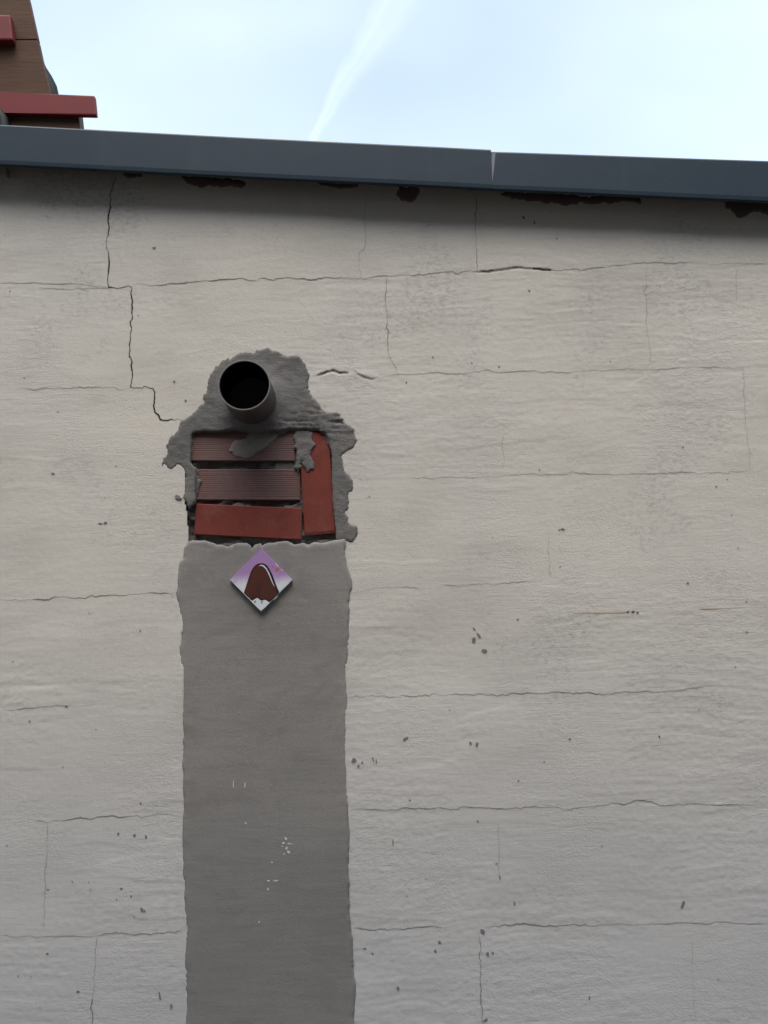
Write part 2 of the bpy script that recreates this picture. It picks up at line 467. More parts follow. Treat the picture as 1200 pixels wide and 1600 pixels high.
# outlines of the cement strip and of the mortar patch
STRIP = [(293.8,847),(301,844),(325,845.6),(339,851),(356,854),(370,849),(386,848.4),(390,851),(394.4,857),(398.7,851),(407,849),(410,852.7),(418.5,848.4),(430,847.6),(435.5,846.4),(449.7,845.6),(461,851),(475,848.4),(483.7,851),(490.8,847),(503.5,848.4),(523,844),(539,841.3),
 (540.4,852.7),(539,866.8),(541.8,881),(547.4,898),(550.3,912),(547.4,926),(544.6,943),(546,966),(546,1011),(544.6,1031),(541,1045),(541.8,1113),(541,1130),(542.5,1200),(545,1265),(546,1320),(544,1350),(546,1420),(550,1460),(552.5,1500),(556,1540),(554,1600),(556,1700),
 (291,1700),(290,1600),(289,1500),(290,1440),(287.5,1380),(285,1310),(287,1270),(285,1200),(286,1170),(284,1113),(282.5,1079),(284,1045),(279.7,1034),(278,1014),(281,1000),(282,966),(278,943),(275.4,926),(278,918),(279.7,886.7),(282.5,874),(286.8,872.5),(288,855.5)]
PATCH = [(421,544.2),(435,549),(449.6,557.9),(455,555.8),(462,554.7),(471.7,561.7),(478,571),(482.8,582),(481,599.7),(482.8,613.9),(491.7,622.8),(500,633),(505,642.4),(517.7,644.6),(525.6,642.4),(533.5,647),(536.7,659),(547.7,666),(555.7,677),(558.8,686.7),(552.5,699.4),(539.8,707),(534,713.7),(537.3,723),(540.4,737.4),(546,745),(553,750),(554,759.6),(551,768),(545.5,769),(544.6,780),(545.5,792.8),(539.8,802),(543,815),(549.3,819.7),(558,821),(558.8,834),(555.7,842),(546,847.6),(540,845.5),
 (527,846),(524.5,833),(519.5,760),(517,705),(513,686),(506,676),(494,672),(486,673),(478,671),(464,672),(450,672),(436,675),(420,674),(402,677),(380,674),(360,673),(340,675),(318,674),(303,676),(299.5,680),(298.5,700),(297.5,722),(301,727),(307,731),(306,745),(305,770),(305,784),(300,790),(295,795),
 (291,785),(288,782),(285,777.5),(288,765.5),(288.3,750.5),(287.7,735.5),(283.5,729.5),(276,728.3),(272,731.8),(268.5,735),(262.5,732.5),(258,727),(255,728.8),(252,733),(250.8,728.8),(253.5,720.5),(259.5,711.5),(261,707.8),(259.5,701),(261,693.5),(264.8,685.5),(267.8,679.5),(272,680),(279,670.5),(281,661.5),(285,656),(295.5,651),(303,643.5),(309,639.8),(312,633),(318.8,631.5),(320,628.5),(317.7,617),(324,613.5),(324,604.5),(327,591),(333,579.8),(336.8,571.5),(342,570.8),(348,562.5),(357.8,559.5),(359,562.5),(367.5,555.8),(379.5,551),(390,551),(405,547.5)]
FX0, FX1, FZ0, FZ1 = -1.22, 1.28, 0.72, 2.98
ST = 0.0033
xs = np.concatenate([np.linspace(XA, FX0, 60)[:-1], np.arange(FX0, FX1, ST), np.linspace(FX1 + ST, XB, 60)])
zs = np.concatenate([np.linspace(0, FZ0, 30)[:-1], np.arange(FZ0, FZ1, ST)])
GX, GZ = np.meshgrid(xs, zs, indexing='ij')
wt = np.array([wall_top(x) for x in xs])
sh = sstep(2.2, FZ1, GZ)
GZ = GZ + sh * (wt[:, None] - zs[-1])

def wall_h(X, Z):
    """relief of the render towards the viewer, metres"""
    wx = X + 0.05 * fbm(X * 5, Z * 5, 3, 3)
    wz = Z + 0.035 * fbm(X * 3.2, Z * 6, 5, 3)
    h = 0.0040 * fbm(wx * 2.2, wz * 3.0, 1, 3)
    rough = sstep(-0.05, 0.3, fbm(X * 2.6, Z * 3.1, 21, 3))
    h += (0.0002 + 0.0003 * rough) * fbm(wx * 6 + wz * 2, wz * 62, 9, 3, 0.65)
    h += (0.0002 + 0.0003 * rough) * fbm(X * 85, Z * 120, 31, 3, 0.6)
    # trowel ridges: thin crests where a warped noise crosses zero
    t = fbm(wx * 3.1, wz * 7.5, 41, 2)
    gate = sstep(0.10, 0.3, fbm(X * 4.5, Z * 4.5, 45, 2))
    h += 0.0003 * gate * np.exp(-(t / 0.02) ** 2)
    t2 = fbm(wx * 2.0 + 9, wz * 11 + 4, 51, 2)
    gate2 = sstep(0.05, 0.3, fbm(X * 3.3 + 7, Z * 3.3, 55, 2))
    h += 0.0005 * gate2 * sstep(-0.03, 0.03, t2)
    return h
H = wall_h(GX, GZ)
# loosened plaster: step along the open crack right of the pipe, slight sag along strong cracks
def step_along(pts, reach, depth, below=True):
    global H
    P = np.array([xz(*p) for p in pts])
    x0, x1 = P[:, 0].min(), P[:, 0].max()
    zl = np.interp(GX, P[:, 0], P[:, 1])
    e = sstep(x0, x0 + 0.03, GX) * (1 - sstep(x1 - 0.03, x1, GX))
    d = zl - GZ
    H += np.where(d < 0, depth * np.exp(d / reach), 0) * e          # lifted lip above
    H -= np.where((d >= 0) & (d < 0.006), depth * 0.8, 0) * e
step_along([(490, 587), (510, 580), (522, 577.5), (530, 581.5), (550, 581)], 0.02, 0.0018)
step_along([(548, 578), (554, 579), (560, 584), (575, 590), (592, 592)], 0.02, 0.0018)
step_along([(735, 425), (772, 422), (805, 417), (832, 419), (870, 421)], 0.03, 0.0014)

def h_at(x, z):
    return float(wall_h(np.array([x]), np.array([z]))[0])

_sp, _pp = [xz(*p) for p in STRIP], [xz(*p) for p in PATCH]
def deep(poly, m=0.007):
    k = inside(GX, GZ, poly)
    for ox, oz in ((m, 0), (-m, 0), (0, m), (0, -m)):
        k &= inside(GX + ox, GZ + oz, poly)
    return k
H -= 0.012 * (deep(_sp) | deep(_pp))
nx, nzz = GX.shape
V = np.stack([GX, -H, GZ], -1).reshape(-1, 3)
ii, jj = np.meshgrid(np.arange(nx - 1), np.arange(nzz - 1), indexing='ij')
a = (ii * nzz + jj).ravel()
Fq = np.stack([a, a + nzz, a + nzz + 1, a + 1], -1)
cx = (GX[:-1, :-1] + GX[1:, 1:]).ravel() / 2
cz = (GZ[:-1, :-1] + GZ[1:, 1:]).ravel() / 2
Fq = Fq[~inside(cx, cz, NICHE)]
me = bpy.data.meshes.new('wall')
me.vertices.add(len(V)); me.vertices.foreach_set('co', V.ravel())
me.loops.add(Fq.size); me.loops.foreach_set('vertex_index', Fq.ravel().astype(np.int32))
me.polygons.add(len(Fq))
me.polygons.foreach_set('loop_start', np.arange(0, Fq.size, 4, dtype=np.int32))
me.polygons.foreach_set('loop_total', np.full(len(Fq), 4, dtype=np.int32))
me.update(calc_edges=True); me.validate()
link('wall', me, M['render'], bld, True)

# masonry behind the render, ends, roof
def slab_poly(bm, y0, y1, x0, x1, zt0, zt1, z0=0.0):
    prism(bm, [(x0, z0), (x1, z0), (x1, zt1), (x0, zt0)], y0, y1)
bm = bmesh.new()
slab_poly(bm, 0.09, 0.30, XA, XB, wall_top(XA) - .004, wall_top(XB) - .004)
slab_poly(bm, 0.002, 0.09, XA - 0.01, XA + 0.002, wall_top(XA) - .004, wall_top(XA) - .004)
slab_poly(bm, 0.002, 0.09, XB - 0.002, XB + 0.01, wall_top(XB) - .004, wall_top(XB) - .004)
bobj('masonry_core', bm, M['cream_wall'], bld)
for x in (XA, XB - 0.25):
    bm = bmesh.new(); box(bm, x, x + 0.25, 0.30, 4.0, 0, wall_top(x) - 0.06)
    bobj('side_wall', bm, M['cream_wall'], bld)
bm = bmesh.new()
prism(bm, [(XA, wall_top(XA) - 0.05), (XB, wall_top(XB) - 0.05), (XB, wall_top(XB) + 0.0), (XA, wall_top(XA) + 0.0)], 0.302, 4.1)
bobj('roof', bm, M['roof'], bld)
# timber plate under the coping that the sheet is nailed to
bm = bmesh.new()
zt = lambda x: wall_top(x)
prism(bm, [(XA, zt(XA) - 0.045), (XB, zt(XB) - 0.045), (XB, zt(XB) - 0.012), (XA, zt(XA) - 0.012)], -OH + 0.016, -0.006)
bobj('eaves_board', bm, M['wood'], bld)

# ------------------------------------------------------------------ sheet metal coping in two lengths
def coping_panel(x0, x1, top, bot, dy, dz):
    """bent sheet: back upstand, top, front face, drip hem"""
    t = 0.0016
    def prof(x):
        zt_, zb = top(x) + dz, bot(x) + dz * 0.4
        yf = -OH - dy
        outer = [(0.33, zt_ - 0.03), (0.33, zt_ - 0.006), (yf + 0.004, zt_ - 0.0005), (yf + 0.0012, zt_ - 0.0015), (yf, zt_ - 0.005),
                 (yf, zb + 0.012), (yf + 0.0012, zb + 0.002), (yf + 0.003, zb), (yf + 0.016, zb + 0.002)]
        inner = [(yf + 0.016, zb + 0.004), (yf + t + 0.002, zb + 0.004), (yf + t + 0.001, zb + 0.012), (yf + t, zt_ - 0.005 - t), (yf + 0.006, zt_ - 0.003 - t), (0.33 - t, zt_ - 0.008 - t), (0.33 - t, zt_ - 0.03)]
        return outer + inner
    bm = bmesh.new()
    n = 24
    rings = []
    for k in range(n + 1):
        x = x0 + (x1 - x0) * k / n
        w = 0.0012 * math.sin(x * 5.1) * (1 if 0 < k < n else 0)
        rings.append([bm.verts.new((x, y - (w if y < 0 else 0), z)) for y, z in prof(x)])
    m = len(rings[0])
    for p, q in zip(rings, rings[1:]):
        for i in range(m):
            bm.faces.new((p[i], q[i], q[(i + 1) % m], p[(i + 1) % m]))
    bm.faces.new(rings[0][::-1]); bm.faces.new(rings[-1])
    return bm
cp1 = bobj('coping_panel', coping_panel(XA - 0.03, XS, lambda x: lin(cTL, cTM, x), lambda x: lin(cBL, cBM, x), 0.0025, 0.0), M['coping'], bld)
cp2 = bobj('coping_panel', coping_panel(XS - 0.06, XB + 0.03, lambda x: lin(cTM2, cTR, x), lambda x: lin(cBM, cBR, x), 0.0, 0.0), M['coping'], bld)
# bright lapped edge at the joint
bm = bmesh.new()
yl = -OH - 0.0012
e = [at(768.5, 238, yl), at(774.5, 238, yl), at(771.5, 268, yl), at(768, 293, yl), at(765.5, 293, yl)]
prism(bm, [(p.x, p.z) for p in e], yl, yl + 0.001)
bobj('lapped_edge', bm, M['alu'], cp1)

bm = bmesh.new()
prism(bm, [xz(*p, -0.012) for p in ((9.5, 263), (12, 263), (12.5, 276), (10, 276))], -0.014, -0.002)
bobj('fixing_clip', bm, M['alu'], bld)

# ------------------------------------------------------------------ cracks as thin darker ribbons laid on the render
def ribbon(name, pts, width, m, parent, off=0.0007):
    P = np.array(pts)
    h = wall_h(P[:, 0], P[:, 1])
    d = np.gradient(P, axis=0)
    d /= np.maximum(np.linalg.norm(d, axis=1, keepdims=True), 1e-9)
    nrm = np.stack([-d[:, 1], d[:, 0]], -1)
    s = np.linspace(0, 1, len(P))
    taper = np.minimum(1, np.minimum(s, 1 - s) * 14 + 0.25)
    w = width * taper * np.clip(0.95 + 1.5 * fbm(P[:, 0] * 22, P[:, 1] * 22, 61, 2) + 0.6 * (RNG.random(len(P)) - .5), 0.5, 2.0)
    A, B = P + nrm * w[:, None] / 2, P - nrm * w[:, None] / 2
    V = [(x, -hh - off, z) for (x, z), hh in zip(A, h)] + [(x, -hh - off, z) for (x, z), hh in zip(B, h)]
    n = len(P)
    F = [(i, n + i, n + i + 1, i + 1) for i in range(n - 1)]
    return mesh_np(name, V, F, m, parent, False)
WID = {3: (0.0022, 'crack'), 2: (0.0013, 'hair'), 1: (0.0013, 'faint'), 0: (0.0009, 'faint')}
for i, (w, pts) in enumerate(CRW):
    ribbon('crack', dense[i], WID[w][0], M[WID[w][1]], bld)

# ------------------------------------------------------------------ irregular patches: constrained triangulation of a torn outline
def patch(name, outline, step, hfun, m, parent, skirt=0.02, edge=0.006, thick=0.004, y0=0.0):
    P = np.array(outline)
    x0, z0 = P.min(0); x1, z1 = P.max(0)
    gx, gz = np.meshgrid(np.arange(x0, x1, step), np.arange(z0, z1, step), indexing='ij')
    gx = gx + (RNG.random(gx.shape) - .5) * step * 0.5
    gz = gz + (RNG.random(gz.shape) - .5) * step * 0.5
    gx, gz = gx.ravel(), gz.ravel()
    k = inside(gx, gz, outline)
    gx, gz = gx[k], gz[k]
    D = np.empty(len(gx))
    for s in range(0, len(gx), 4000):
        D[s:s + 4000] = np.sqrt(((gx[s:s + 4000, None] - P[None, :, 0]) ** 2 + (gz[s:s + 4000, None] - P[None, :, 1]) ** 2).min(1))
    k = D > step * 0.45
    gx, gz, D = gx[k], gz[k], D[k]
    n = len(P)
    pts = [Vector(p) for p in outline] + [Vector((a_, b_)) for a_, b_ in zip(gx, gz)]
    vo, eo, fo, ov, oe, of = geometry.delaunay_2d_cdt(pts, [], [list(range(n))], 1, 1e-7)
    A = np.array([tuple(v) for v in vo])
    Dm = np.zeros(len(A))
    for q, src in enumerate(ov):
        if src and src[0] >= n: Dm[q] = D[src[0] - n]
    prof = np.sqrt(np.clip(Dm / edge, 0, 1)) * thick
    hh = prof + hfun(A[:, 0], A[:, 1], Dm)
    V = [(x, y0 - h, z) for (x, z), h in zip(A, hh)]
    F = [tuple(f) for f in fo]
    # skirt into the wall along the outline
    cnt = {}
    for f in F:
        for p, q in zip(f, f[1:] + f[:1]):
            cnt[(p, q)] = cnt.get((p, q), 0) + 1
    bd = [e_ for e_ in cnt if (e_[1], e_[0]) not in cnt]
    mp_ = {}
    for p, q in bd:
        for r in (p, q):
            if r not in mp_:
                mp_[r] = len(V); V.append((V[r][0], V[r][1] + skirt, V[r][2]))
    F += [(q, p, mp_[p], mp_[q]) for p, q in bd]
    bm = bmesh.new()
    vv = [bm.verts.new(p) for p in V]
    for f in F:
        try: bm.faces.new([vv[i] for i in f])
        except ValueError: pass
    return bobj(name, bm, m, parent, True)

# cement filled chase
ol = rough_line([xz(*p) for p in STRIP], 0.006, 0.04, True)
def strip_h(x, z, d):
    wz = z + 0.03 * fbm(x * 3, z * 4, 5, 2) + 0.08 * x
    return wall_h(x, z) * 0.3 + 0.0030 * fbm(x * 2.2, z * 2.6, 71, 2) + 0.00025 * fbm(x * 6, wz * 48, 75, 3) + 0.0012 * fbm(x * 30, z * 30, 77, 2) * (d < 0.02)
patch('cement_strip', ol, 0.006, strip_h, M['strip'], bld, 0.03, 0.004, 0.0018)
# its lower run down to the paving
q0, q1 = xz(291, 1701), xz(556, 1701)
bm = bmesh.new(); prism(bm, [(q0[0], q0[1]), (q1[0], q1[1]), (q1[0] + .01, 0.0), (q0[0], 0.0)], -0.003, 0.02)
bobj('cement_strip_foot', bm, M['strip'], bld)

# mortar patch round pipe and bricks
# flue pipe placement (needed for the collar of mortar)
PY = -0.152
PC = at(381.5, 601.5, PY)
PR = abs(at(421.8, 601, PY).x - at(341, 601, PY).x) / 2
ol = rough_line([xz(*p) for p in PATCH], 0.003, 0.13, True, calm=range(39, 66))
_b0 = xz(0, 668)
_nb = [xz(300, 670), xz(464, 669), xz(518, 672)]
def mortar_h(x, z, d):
    r = np.hypot(x - PC.x, z - PC.z)
    h = wall_h(x, z) * 0.6
    h += 0.0022 * fbm(x * 9, z * 9, 81, 3) + 0.0013 * fbm(x * 45 + z * 20, z * 60, 83, 3, 0.6) * sstep(0.0, 0.012, d)
    h += 0.020 * np.exp(-np.clip(r - PR, 0, 1) / 0.022)
    # horizontal drag tears just above the bricks and right of them
    zl = 2.0
    t = fbm(x * 9, z * 70, 87, 3, 0.6)
    zb = np.interp(x, [p[0] for p in _nb], [p[1] for p in _nb])
    g_ = np.exp(-((z - zb - 0.02) / 0.03) ** 2) * sstep(PC.x + 0.02, PC.x + 0.10, x)
    h -= 0.005 * g_ * sstep(0.12, 0.3, np.abs(t))
    return h
patch('mortar_patch', ol, 0.0042, mortar_h, M['mortar'], bld, 0.022, 0.004, 0.0022)

# recessed mortar bed between the bricks
q = [xz(*p) for p in ((283, 655), (540, 655), (542, 862), (288, 862))]
gx, gz = np.meshgrid(np.linspace(q[0][0], q[1][0], 110), np.linspace(q[2][1], q[0][1], 90), indexing='ij')
hb = 0.012 * fbm(gx * 28, gz * 40, 91, 4, 0.55) + 0.004 * fbm(gx * 120, gz * 120, 95, 2)
hb += 0.010 * sstep(0.1, 0.35, fbm(gx * 20 + 3, gz * 34, 97, 2))
hb = np.minimum(hb, 0.0085 + 0.003 * fbm(gx * 60, gz * 60, 98, 2))
V = np.stack([gx, 0.022 - hb, gz], -1).reshape(-1, 3)
a_, b_ = gx.shape
F = [(i * b_ + j, (i + 1) * b_ + j, (i + 1) * b_ + j + 1, i * b_ + j + 1) for i in range(a_ - 1) for j in range(b_ - 1)]
mesh_np('mortar_bed', V, F, M['bed'], bld)

# ------------------------------------------------------------------ four bricks walled into the opening
YB = 0.010
def brick(corners, ribs, mt, yface, tilt=0.0):
    TL, TR, BR, BL = [Vector((p[0], 0, p[1])) for p in (xz(*c, YB) for c in corners)]
    bm = bmesh.new()
    rows = []
    prof = [0.0]
    if ribs:
        t = []
        n = ribs
        for k in range(n):
            a0 = 0.06 + 0.88 * k / n; w = 0.88 / n; dpt = random.uniform(0.0002, 0.0006); a0 += random.uniform(-.1, .1) * w
            t += [(a0, 0), (a0 + w * .12, dpt), (a0 + w * (.30 + .2 * random.random()), dpt), (a0 + w * .57, 0)]
        t = [(0, 0.0015), (0.02, 0)] + t + [(0.98, 0), (1, 0.0015)]
    else:
        t = [(0, 0.0018), (0.025, 0), (0.975, 0), (1, 0.0018)]
    us = [(0, 0.0018), (0.009, 0), (0.33, 0.0003), (0.66, -0.0002), (0.991, 0), (1, 0.0018)]
    if corners[0][1] != corners[0][1]: pass
    grid = []
    for tv, ty in t:
        row = []
        for uv, uy in us:
            p = (TL.lerp(TR, uv)).lerp(BL.lerp(BR, uv), tv)
            row.append(bm.verts.new((p.x, yface + max(ty, uy) + uy * (ty > 0.001) * .3 + tilt * (uv - .5), p.z)))
        grid.append(row)
    for r0, r1 in zip(grid, grid[1:]):
        for i in range(len(us) - 1):
            bm.faces.new((r0[i], r1[i], r1[i + 1], r0[i + 1]))
    # body going back into the wall
    ring = grid[0] + [r[-1] for r in grid[1:]] + grid[-1][-2::-1] + [r[0] for r in grid[-2:0:-1]]
    back = [bm.verts.new((v.co.x, 0.075, v.co.z)) for v in ring]
    n = len(ring)
    for i in range(n):
        bm.faces.new((ring[i], ring[(i + 1) % n], back[(i + 1) % n], back[i]))
    bm.faces.new(back)
    return bobj('brick', bm, M[mt], bld)
b1 = brick([(298, 672), (463, 672), (460, 720.5), (296, 720)], 13, 'ribbed', YB - 0.002)
b2 = brick([(305.5, 733), (468.5, 733), (469, 781.5), (304, 781)], 13, 'ribbed', YB)
b3 = brick([(306, 787), (472, 794.5), (471, 844), (303.5, 835.5)], 0, 'brick', YB - 0.004, -0.004)
b4 = brick([(467, 671), (513.5, 671), (524, 832.5), (476, 837)], 0, 'brick', YB - 0.003)

# mortar smeared over brick faces
def smear(px, yface, th, m='mortar', step=0.004, amp=0.10, ripple=0.0015):
    o = rough_line([xz(*p, YB) for p in px], 0.004, amp, True)
    patch('mortar_smear', o, step, lambda x, z, d: ripple * fbm(x * 60, z * 60, 99, 2), M[m], bld, 0.006, 0.006, th, yface)
z1 = lambda L_: [(220 + a / 3.158, 530 + b_ / 3.158) for a, b_ in L_]
smear(z1([(432,550),(452,515),(520,490),(545,440),(600,425),(660,435),(700,450),(668,490),(630,530),(570,565),(525,590),(465,588)]), YB - 0.0028, 0.0012, 'film')
smear(z1([(768,440),(835,445),(850,470),(846,500),(860,530),(842,560),(845,590),(858,620),(852,648),(828,660),(812,642),(806,605),(795,600),(790,640),(778,660),(762,640),(765,590),(770,560)]), YB - 0.0045, 0.002, amp=0.16)
smear(z1([(858,440),(900,470),(920,520),(940,545),(955,540),(950,470),(940,440)]), YB - 0.0045, 0.002)
smear(z1([(262,640),(285,645),(282,690),(302,700),(285,745),(275,775),(262,780),(258,700)]), YB - 0.0015, 0.002)
smear(z1([(242,450),(300,448),(262,470),(256,560),(246,565)]), YB - 0.0035, 0.0016)
smear(z1([(650,440),(770,440),(768,456),(720,460),(690,470),(668,465)]), YB - 0.0035, 0.003)

# ------------------------------------------------------------------ chips, splashes and traces on wall and strip
def blob(name, px, py, rx, ry, m, ang=0, proud=0.0009, thick=0.0006, base=None, irr=0.3, Y=0.0):
    c = xz(px, py, Y)
    s = (at(px + 1, py).x - at(px, py).x)
    n = 11
    hh = h_at(*c) if base is None else base
    pts = []
    ph = random.random() * 6
    for k in range(n):
        t = 2 * math.pi * k / n
        r = 1 + irr * math.sin(2 * t + ph) * random.random() + random.uniform(-irr, irr) * 0.6
        x, z = rx * s * r * math.cos(t), ry * s * r * math.sin(t)
        pts.append((c[0] + x * math.cos(ang) - z * math.sin(ang), c[1] + x * math.sin(ang) + z * math.cos(ang)))
    bm = bmesh.new()
    prism(bm, pts, -hh - proud, -hh - proud + thick + 0.002)
    return bobj(name, bm, M[m], bld)
chips = [(241,388,2.4,2.4,0),(83,740,2.2,1.8,0),(157,818,3.0,1.3,0),(165,817,2.4,2.0,0),(740,1000,3.6,3.4,.3),(748,993,1.6,5.0,.5),(757,1017,4.0,3.6,-.6),(632,1155,3.2,2.2,.6),(636,1153,2,2,0),(735,1161,1.8,2.8,0),(745,1163,2.2,3.4,0),
 (553,1188,4.0,3.2,.3),(566,1191,2.0,1.6,0),(560,1197,1.8,1.6,0),(583,1187,1.2,4.5,.2),(588,1190,1.0,4.0,-.1),(1067,1414,2.6,6.0,-.5),(754,1456,3.4,4.0,.2),(762,1491,2.6,3.0,0),(770,1489,2.0,1.8,0),(680,1486,2.4,2.2,0),(687,1472,2.4,2.0,0),(622,1544,2.0,2.4,0),(759,1594,3.4,2.2,.5),(879,827,3.0,1.6,0),(874,828,1.5,1.0,0),(921,1559,1.2,3,0),
 (272,596,1.8,1.6,0),(290,626,1.6,2.0,0),(75,1390,1.6,1.2,0),(185,1303,2.2,2.0,0),(210,1305,2.0,2.4,0),(228,1308,1.6,3.0,.3),(222,1421,2.0,3.4,.4),(226,1423,1.4,2.4,.4),(205,1400,1.4,1.2,0),(190,1388,2,1.3,0),(74,1490,2.0,1.6,0),(122,1549,2.4,1.6,0),(250,1556,1.6,6,.2),(268,1572,1.5,4,.1),(582,1490,1.6,1.4,0),(570,1482,3,1.2,0),(614,1316,1.0,4.5,0),(781,1371,1.2,3.5,.2),(804,1412,1.2,4,0),
 (104,1104,3.0,1.4,0),(47,1127,1.2,1.6,0),(741,983,1.2,3,.5),(640,1250,1.6,1.2,0),(890,1155,2,1.4,0),(827,455,1.3,2.2,0),(850,1190,1.2,1,0),(810,1220,1.2,1.6,0),(1075,911,1.6,1.8,0),(809,968,1.6,1.4,0),(870,373,1.4,1.2,0),(818,340,2,3,.3),(835,348,1.4,3,0)]
for c in chips:
    blob('render_chip', *c[:4], 'chip', c[4])
rr = random.Random(5)
for k in range(60):       # scattered specks
    px, py = rr.uniform(5, 1195), rr.uniform(400, 1590)
    if 240 < px < 570 and py > 530: continue
    blob('speck', px, py, rr.uniform(.7, 1.5), rr.uniform(.6, 1.3), rr.choice(['hair', 'chip', 'hair']), rr.uniform(-1, 1))
for x, y, a_, b_ in ((278,777,3.8,3.4),(281,779,3,1.6)):
    blob('mortar_crumb', x, y, a_, b_, 'mortar', 0.1, 0.003, 0.003)
for x, y, a_, b_ in ((925,957,32,1.1),(960,956.5,16,1.5),(937,957,10,2.0),(1135,950,33,0.9)):
    blob('rust_trace', x, y, a_, b_, 'rust', 0.02, 0.0004)
for x, y, a_, b_ in ((981,956,2.2,1.2),(989,956,2.6,1.2),(996,957,1.8,1.0),(1030,1151,1.4,1.8)):
    blob('rust_spot', x, y, a_, b_, 'rust2', 0, 0.0012)
def strip_base(px, py):
    x, z = xz(px, py)
    return float(strip_h(np.array([x]), np.array([z]), np.array([1.0]))[0]) + 0.0018
for x, y, a_, b_ in [(447,1310,1.6,3),(443,1317,2.2,1.4),(452,1318,2.6,1.0),(448,1325,1.4,2.4),(451,1331,2.4,2.0),(444,1334,1.2,1.4),(457,1319,1.2,.8),(441,1322,1.0,.8),(384,1286,1.2,1.8),(420,1376,2.2,.9),(431,1376,4,.8),(425,1347,1.6,1),(419,1389,1,2.2),(405,1440,.9,1.2),(365,1225,.8,5),(383,1227,.8,4)]:
    blob('paint_splash', x, y, a_, b_, 'white_splash', rr.uniform(-.4, .4), 0.0006, 0.0005, strip_base(x, y))
blob('mortar_dent', 435, 974, 2.2, 1.0, 'chip', -0.3, 0.0006, 0.0005, strip_base(435, 974))
# bitumen and broken render under the coping
BIT = [[(283,274),(320,277),(360,279),(389,281),(384,290),(352,293),(330,291),(312,294),(296,288),(286,281)],
       [(190,268),(225,270),(240,272),(215,276),(200,279)], [(488,284),(520,286),(560,288),(572,290),(545,294),(500,291)],
       [(622,290),(652,291),(656,300),(650,311),(640,317),(628,314),(619,303)], [(775,302),(820,303),(870,304),(930,307),(1000,309),(1003,318),(960,317),(900,321),(860,317),(800,311)],
       [(1130,315),(1165,313),(1215,315),(1215,338),(1180,330),(1150,340),(1135,326)]]
M['stain'] = mat('tar_stain', (0.17, 0.13, 0.13), 0.95, 0.1)
for L_ in BIT:
    o = rough_line([xz(*p) for p in L_], 0.006, 0.12, True)
    patch('bitumen_smear', o, 0.006, lambda x, z, d: wall_h(x, z), M['stain' if L_[0][0] == 622 else 'bitumen'], bld, 0.003, 0.004, 0.0014)

# ------------------------------------------------------------------ flue pipe
pipe = thing('flue_pipe', 'short dark round metal flue pipe sticking out of grey mortar', 'pipe')
pipe.location = (PC.x, 0, PC.z)
def tube(r_out, r_in, y0, y1, n=72):
    bm = bmesh.new()
    rings = []
    for r, y in ((r_out, y1), (r_out, y0 + .001), (r_out - .0006, y0), (r_in + .0006, y0), (r_in, y0 + .001), (r_in, y1)):
        rings.append([bm.verts.new((r * math.cos(2 * math.pi * k / n) * (1 + .006 * math.cos(4 * math.pi * k / n)), y, r * math.sin(2 * math.pi * k / n))) for k in range(n)])
    for p, q in zip(rings, rings[1:]):
        for k in range(n):
            bm.faces.new((p[k], p[(k + 1) % n], q[(k + 1) % n], q[k]))
    return bm
t_ = bobj('tube', tube(PR - .0003, PR - 0.0028, PY + 0.003, 0.08), M['pipe'], pipe, True)
bobj('rim', tube(PR + .0006, PR - 0.0026, PY, PY + 0.0032), M['rim'], pipe, False)
bm = tube(PR - 0.0029, PR - 0.0042, PY + 0.0045, 0.085)
bmesh.ops.create_circle(bm, cap_ends=True, segments=48, radius=PR - 0.003, matrix=Matrix.Translation((0, 0.08, 0)) @ Matrix.Rotation(R(90), 4, 'X'))
bobj('soot_lining', bm, M['soot'], pipe, False)

# ------------------------------------------------------------------ painted ceramic tile set on its corner
YT = -0.0125
tz = lambda a, b_: (340 + a / 8.571, 840 + b_ / 8.571)
tc_ = at(*tz(585, 567), YT)
tile = thing('painted_tile', 'small diamond-set glazed tile painted with a brown mound on a violet ground', 'tile')
tile.location = (tc_.x, YT, tc_.z)
def tl(a, b_):
    p = at(*tz(a, b_), YT)
    return (p.x - tc_.x, p.z - tc_.z)
bm = bmesh.new()
prism(bm, [tl(590, 145), tl(1003, 565), tl(580, 988), tl(165, 565)][::-1], 0, 0.0085)
bobj('tile_body', bm, M['tile'], tile, False, 0.0008, 2)
bm = bmesh.new(); c2 = [tl(590, 190), tl(960, 565), tl(580, 945), tl(205, 565)]
prism(bm, c2[::-1], 0.0084, 0.014)
bobj('adhesive_bed', bm, M['bed'], tile)
def layer(name, pts, m, lvl, smooth_it=0):
    bm = bmesh.new()
    P = [tl(*p) for p in pts]
    prism(bm, P, -0.00025 * lvl, -0.00025 * lvl + 0.0005)
    bmesh.ops.triangulate(bm, faces=[f for f in bm.faces if len(f.verts) > 4])
    return bobj(name, bm, m, tile)
left_c = [(352,738),(380,655),(410,560),(440,470),(465,420),(500,375),(540,350),(590,342)]
right_c = [(630,350),(665,375),(700,430),(735,500),(765,580),(795,660),(825,730)]
layer('mound_outline', left_c + right_c + [(822,742),(770,790),(725,838),(690,866),(640,832),(580,846),(535,806),(470,842),(425,812),(388,778)], M['outline'], 1)
layer('brown_mound', [(366,738),(395,650),(424,560),(454,472),(480,428),(510,388),(545,366),(590,358),(625,368),(655,398),(690,462),(720,540),(750,620),(780,690),(800,738),(760,784),(718,825),(690,852),(640,816),(580,832),(540,796),(470,828),(430,804),(395,772)], M['choc'], 2)
hl = [(548,378),(590,362),(622,374),(652,405),(690,468),(718,540),(742,605),(766,665),(750,640),(722,585),(700,530),(674,472),(640,415),(612,390),(585,378)]
layer('highlight_stroke', hl, M['gloss_white'], 3)
